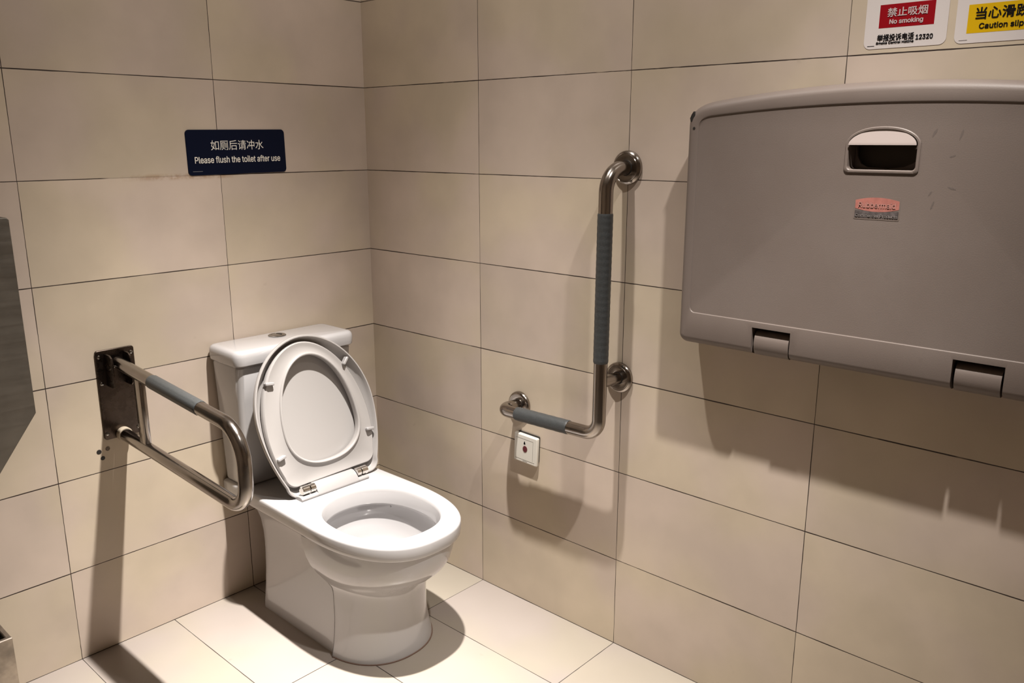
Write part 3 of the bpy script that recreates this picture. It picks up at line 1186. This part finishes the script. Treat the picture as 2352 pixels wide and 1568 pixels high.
cs = empty('caution_sign', (0, -1.7625, 1.508), 'white sign with a yellow panel warning of a slippery floor, at the right edge', 'sign')
flat_patch('backing', [(u, v + 0.118) for u, v in rrect(0.1455, 0.236, 0.012, 6)], FN, 0.0, 0.0007, M['sign_white'], cs, 0.0002)
O = rrect(0.107, 0.052, 0.004, 4)
O = [(u, v + 0.0425) for u, v in O]
O = [(u, v) if v > 0.04 else ((-0.0535 if u < 0 else 0.0535), 0.0165) for u, v in O]
flat_patch('yellow_panel', rect(-0.0535, 0.0535, 0.0165, 0.0640) + [], FN, 0.0007, 0.0009, M['sign_yellow'], cs)
text_obj('chinese_lettering', '当心滑跌', M['ink'], cs, FN, -0.0415, 0.0415, 0.0385, 0.0588, 0.0004, 0.0011)
text_obj('english_lettering', 'Caution slip', M['ink'], cs, FN, -0.0342, 0.0345, 0.0205, 0.0325, 0.00035, 0.0011)
flat_patch('maker_line', rect(-0.0645, -0.0510, 0.0050, 0.0058), FN, 0.0007, 0.0009, M['label_grey'], cs)

# ------------------------------------------------------------------ baby changing station
SC = -1.6165
DS = 0.088
station = empty('changing_station', (0, SC, 0.90), 'beige plastic fold-down baby changing station on the right-hand wall', 'changing station')


def stn(u, v, d):     # u to the viewer's right (-y), v height above 0.90, d out of the wall
    return Vector((-d, -u, v))


def arc_z(u, zc, ze, W):
    return zc - (zc - ze) * (abs(u) / W) ** 2.0


def stn_outline(W, zb, zc, ze, rt, rb, inset=0.0, n=24):
    """W half width, bottom zb, top centre zc, top at the shoulder ze, corner radii."""
    pts = []
    # bottom left -> bottom right
    for k in range(1, n):
        f = k / n
        pts.append((-(W - rb) + 2 * (W - rb) * f, zb))
    for k in range(9):
        a = R(270 + 90 * k / 8)
        pts.append((W - rb + rb * math.cos(a), zb + rb + rb * math.sin(a)))
    for k in range(1, n):
        f = k / n
        pts.append((W, zb + rb + (ze - rt - zb - rb) * f))
    zs = arc_z(W - rt, zc, ze, W)
    slope = math.degrees(math.atan(2 * (zc - ze) * (W - rt) / W ** 2))
    m = 12
    # shoulder: quarter blend from vertical side to the arched top
    p0 = Vector((W, ze - rt)); p2 = Vector((W - rt * 1.4, arc_z(W - rt * 1.4, zc, ze, W)))
    tdir = Vector((1, -math.tan(R(slope))))
    p1 = Vector((W, p2.y + (W - p2.x) * tdir.y))
    for k in range(m + 1):
        f = k / m
        p = p0 * (1 - f) ** 2 + p1 * 2 * f * (1 - f) + p2 * f * f
        pts.append((p.x, p.y))
    for k in range(1, 2 * n):
        f = k / (2 * n)
        u = p2.x - 2 * p2.x * f
        pts.append((u, arc_z(u, zc, ze, W)))
    for k in range(m + 1):
        f = 1 - k / m
        p = p0 * (1 - f) ** 2 + p1 * 2 * f * (1 - f) + p2 * f * f
        pts.append((-p.x, p.y))
    for k in range(1, n):
        f = 1 - k / n
        pts.append((-W, zb + rb + (ze - rt - zb - rb) * f))
    for k in range(9):
        a = R(180 + 90 * k / 8)
        pts.append((-W + rb + rb * math.cos(a), zb + rb + rb * math.sin(a)))
    return pts


def sr(pts, d):
    return [stn(u, v, d) for u, v in pts]


OUT = stn_outline(0.4115, 0.000, 0.5465, 0.512, 0.040, 0.022)
PAN = stn_outline(0.3810, 0.0720, 0.5095, 0.489, 0.022, 0.012)
bm = bmesh.new()
loft(bm, [sr(inset2(OUT, 0.012), 0.0), sr(inset2(OUT, 0.012), 0.012), sr(inset2(OUT, 0.002), 0.0125), sr(OUT, 0.018), *[sr(inset2(OUT, 0.018 * (1 - math.cos(R(a)))), DS - 0.026 + 0.026 * math.sin(R(a))) for a in (0, 15, 30, 45, 60, 75, 90)], ], True, False)
# front border down to the recessed panel
loft(bm, [sr(inset2(OUT, 0.018), DS), sr(inset2(PAN, -0.0015), DS), sr(PAN, DS - 0.0004), sr(inset2(PAN, 0.0012), DS - 0.0021), sr(inset2(PAN, 0.0040), DS - 0.0025)], False, True)
body = link_mesh('body', bm, M['station'], station)


def cutter(outline_, d0, d1):
    b = bmesh.new()
    prism(b, outline_, stn, d0, d1)
    b2 = link_mesh('cut', b, M['station'], station, smooth=False)
    return b2


# handle: D-shaped opening
hu, hv = -0.002, 0.383


def d_out(off):
    W, hb, hs, ht = 0.0665 + off, -off, 0.050, 0.0835 + off
    r = 0.007
    pts = []
    for a in range(0, 91, 15):
        pts.append((-W + r - r * math.sin(R(90 - a)) * 1.0, hb + r - r * math.cos(R(90 - a))))
    for a in range(0, 91, 15):
        pts.append((W - r + r * math.sin(R(a)), hb + r - r * math.cos(R(a))))
    for k in range(0, 33):
        a = PI * k / 32
        c, s_ = math.cos(a), math.sin(a)
        pts.append((W * math.copysign(abs(c) ** 0.92, c), hs + (ht - hs) * s_))
    return [(hu + u, hv + v) for u, v in pts]


c1 = cutter(d_out(-0.006), 0.030, DS + 0.02)
c2 = cutter(rect(-0.230, -0.146, -0.02, 0.060), DS - 0.034, DS + 0.02)
c3 = cutter(rect(0.159, 0.243, -0.02, 0.060), DS - 0.034, DS + 0.02)
bpy.context.view_layer.update()
boolean_cut(body, [c1, c2, c3])

# raised frame round the handle opening
bm = bmesh.new()
loft(bm, [sr(d_out(0.0), DS - 0.0027), sr(d_out(0.0), DS - 0.0012), sr(d_out(-0.0015), DS), sr(d_out(-0.0045), DS), sr(d_out(-0.006), DS - 0.0015), sr(d_out(-0.0062), 0.040)])
handle = link_mesh('handle', bm, M['station'], station)
# bright scoop filling the upper half, sloping down to a lip
bm = bmesh.new()
DO = d_out(-0.0062)
up = [(u, v) for u, v in DO if v > hv + 0.0525]
lip = hv + 0.0525
uL, uR = min(u for u, v in up), max(u for u, v in up)
top = max(v for u, v in up)


def scoop_d(v):
    f = (v - lip) / (top - lip)
    return DS + 0.0030 - 0.0050 * f


fr_ = [bm.verts.new(stn(u, v, scoop_d(v))) for u, v in up]
bm.faces.new(fr_)
lo_ = [bm.verts.new(stn(uR, lip - 0.002, DS + 0.0030)), bm.verts.new(stn(uR, lip - 0.002, DS - 0.0060)), bm.verts.new(stn(uL, lip - 0.002, DS - 0.0060)), bm.verts.new(stn(uL, lip - 0.002, DS + 0.0030))]
bm.faces.new((fr_[0], fr_[-1], lo_[3], lo_[0]))
bm.faces.new(lo_)
link_mesh('scoop', bm, M['flap'], handle)['label'] = 'pale half-round scoop in the upper half of the handle'
# dark plate at the pocket's back, its colour standing in for deep shade
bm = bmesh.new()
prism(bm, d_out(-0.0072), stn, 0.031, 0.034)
link_mesh('recess_shade', bm, M['recess'], handle)
bm = bmesh.new()
DI = [(u, v) for u, v in d_out(-0.0066)]
curve_in = [(hu - 0.058, hv + 0.050), (hu - 0.056, hv + 0.030), (hu - 0.048, hv + 0.016), (hu - 0.036, hv + 0.010), (hu, hv + 0.0075), (hu + 0.030, hv + 0.011), (hu + 0.046, hv + 0.018), (hu + 0.0595, hv + 0.030)]
low = [(hu + 0.0597, hv + 0.0065), (hu - 0.0597, hv + 0.0065), (hu - 0.0597, hv + 0.050)]
prism(bm, curve_in + low, stn, 0.045, 0.052)
link_mesh('inner_lip', bm, M['station'], handle)

# hinge knuckles in the two notches
for u0, u1 in ((-0.230, -0.146), (0.159, 0.243)):
    g0, g1 = u0 + 0.005, u1 - 0.004
    sec = [(DS - 0.034, 0.0530), (DS - 0.030, 0.0540), (DS - 0.012, 0.0500), (DS - 0.006, 0.0450), (DS - 0.003, 0.0340), (DS - 0.0025, 0.024), (DS - 0.004, 0.013), (DS - 0.009, 0.004), (DS - 0.016, 0.0005), (DS - 0.034, 0.0)]
    bm = bmesh.new()
    loft(bm, [[stn(u, v, d) for d, v in sec] for u in (g0, g1)], True, True)
    k = link_mesh('hinge_knuckle', bm, M['station'], station, sharp=50)
    bm = bmesh.new()
    box(bm, stn(u1 - 0.0003, -0.0, DS - 0.0335), stn(u0 + 0.0003, 0.0597, DS - 0.030))
    link_mesh('hinge_gap', bm, M['dark'], k)

# worn corner and a pin hole
bm = bmesh.new()
ch = [(-0.4010, 0.4800), (-0.3925, 0.4800), (-0.3900, 0.4870), (-0.3910, 0.4950), (-0.3945, 0.5010), (-0.3990, 0.4950), (-0.4025, 0.4870)]
prism(bm, ch, stn, DS - 0.014, DS - 0.0008)
cc = link_mesh('chipped_corner', bm, M['dark'], station)
cc['label'] = 'dark chip broken out of the upper corner'
bm = bmesh.new()
lathe(bm, [(0.0028, 0), (0.0028, 0.0012)], stn(-0.391, 0.4665, DS - 0.0006), (-1, 0, 0), 10)
link_mesh('pin_hole', bm, M['dark'], station)

# grey scuff marks on the front
for su, sv, sl, sw_, sa in ((0.085, 0.455, 0.018, 0.004, 62), (0.128, 0.452, 0.020, 0.003, 75), (0.060, 0.432, 0.016, 0.004, 50), (0.118, 0.415, 0.010, 0.003, 20), (0.123, 0.360, 0.014, 0.003, -15), (0.088, 0.350, 0.010, 0.003, 60), (0.094, 0.330, 0.016, 0.003, 72)):
    ca, sa_ = math.cos(R(sa)), math.sin(R(sa))
    pts = []
    for k in range(18):
        a = 2 * PI * k / 18
        x, y = sl * 0.5 * math.cos(a) * random.uniform(0.8, 1.15), sw_ * 0.5 * math.sin(a) * random.uniform(0.7, 1.3)
        pts.append((su + x * ca - y * sa_, sv + x * sa_ + y * ca))
    bm = bmesh.new()
    prism(bm, pts, stn, DS - 0.0026, DS - 0.00235)
    link_mesh('scuff_mark', bm, M['scuff'], station)

# faded maker's label
FL = (stn(0, 0, DS - 0.0025), -Y, Z, -X)
lab = flat_patch('maker_label', [(u - 0.001, v + 0.3195) for u, v in rrect(0.0830, 0.0425, 0.003, 4)], FL, 0.0, 0.0004, M['label_clear'], station)
lens_ = []
for k in range(25):
    u = -0.0395 + 0.079 * k / 24
    lens_.append((u, 0.3185 - 0.0055 * (1 - (u / 0.0395) ** 2)))
for k in range(25):
    u = 0.0395 - 0.079 * k / 24
    lens_.append((u, 0.3335 + 0.0055 * (1 - (u / 0.0395) ** 2)))
flat_patch('red_badge', [(u - 0.001, v) for u, v in lens_], FL, 0.0004, 0.0007, M['label_red'], lab)
text_obj('badge_lettering', 'Rubbermaid', M['label_letter'], lab, FL, -0.0345, 0.0325, 0.3200, 0.3305, 0.0002, 0.0009)
flat_patch('grey_strip', rect(-0.0405, 0.0385, 0.3010, 0.3150), FL, 0.0004, 0.0006, M['label_grey'], lab)
text_obj('strip_lettering', 'Commercial Products', M['label_letter_grey'], lab, FL, -0.0390, 0.0375, 0.3030, 0.3085, 0.0001, 0.0008)

# ------------------------------------------------------------------ steel towel cabinet at the left edge
cab = empty('towel_dispenser', (-1.2365, 0, 0.90), 'grey steel wall cabinet cut off by the left edge of the picture', 'dispenser')
inv = Vector((-1.2365, 0, 0.90))
xr, xl = -1.0865, -1.3865
cab_face = [(xl, 1.181), (xl, 0.52), (-1.2475, 0.52), (xr, 0.7400), (xr, 1.176), (xr - 0.005, 1.181)]
bm = bmesh.new()
prism(bm, cab_face, lambda u, v, d: Vector((u, -d, v)), 0.0, 0.1485)
rel(bm, inv)
link_mesh('body', bm, M['steel_panel'], cab, sharp=40)
bm = bmesh.new()
prism(bm, inset2(cab_face, 0.0008), lambda u, v, d: Vector((u, -d, v)), 0.1480, 0.1500, 0.0006)
rel(bm, inv)
door = link_mesh('front_door', bm, M['steel_panel'], cab)
bm = bmesh.new()
lathe(bm, [(0.009, 0.151), (0.009, 0.154), (0.0075, 0.155), (0.002, 0.155)], (-1.2365, 0, 1.145), (0, -1, 0), 24)
rel(bm, inv)
link_mesh('lock', bm, M['chrome'], door)

# ------------------------------------------------------------------ open steel bin on the floor
binr = empty('waste_bin', (-1.39, -0.20, 0), 'stained steel open-topped waste bin in the lower left corner', 'bin')
inv = Vector((-1.39, -0.20, 0))
bx0, bx1, by0, by1, bh = -1.542, -1.2385, -0.300, -0.06, 0.305
bm = bmesh.new()


def brect(i, z):
    return [Vector((bx0 + i, by0 + i, z)), Vector((bx1 - i, by0 + i, z)), Vector((bx1 - i, by1 - i, z)), Vector((bx0 + i, by1 - i, z))]


loft(bm, [brect(0.0015, 0.0), brect(0.0, 0.002), brect(0.0, bh - 0.002), brect(0.0015, bh), brect(0.009, bh), brect(0.0105, bh - 0.002), brect(0.0105, 0.01)], True, True)
rel(bm, inv)
link_mesh('shell', bm, M['steel_bin'], binr)
bm = bmesh.new()
loft(bm, [brect(0.0115, 0.012), brect(0.0115, bh - 0.010), brect(0.0125, bh - 0.010), brect(0.0125, 0.014)], True, True)
rel(bm, inv)
link_mesh('liner', bm, M['dark'], binr)['label'] = 'black bag lining'
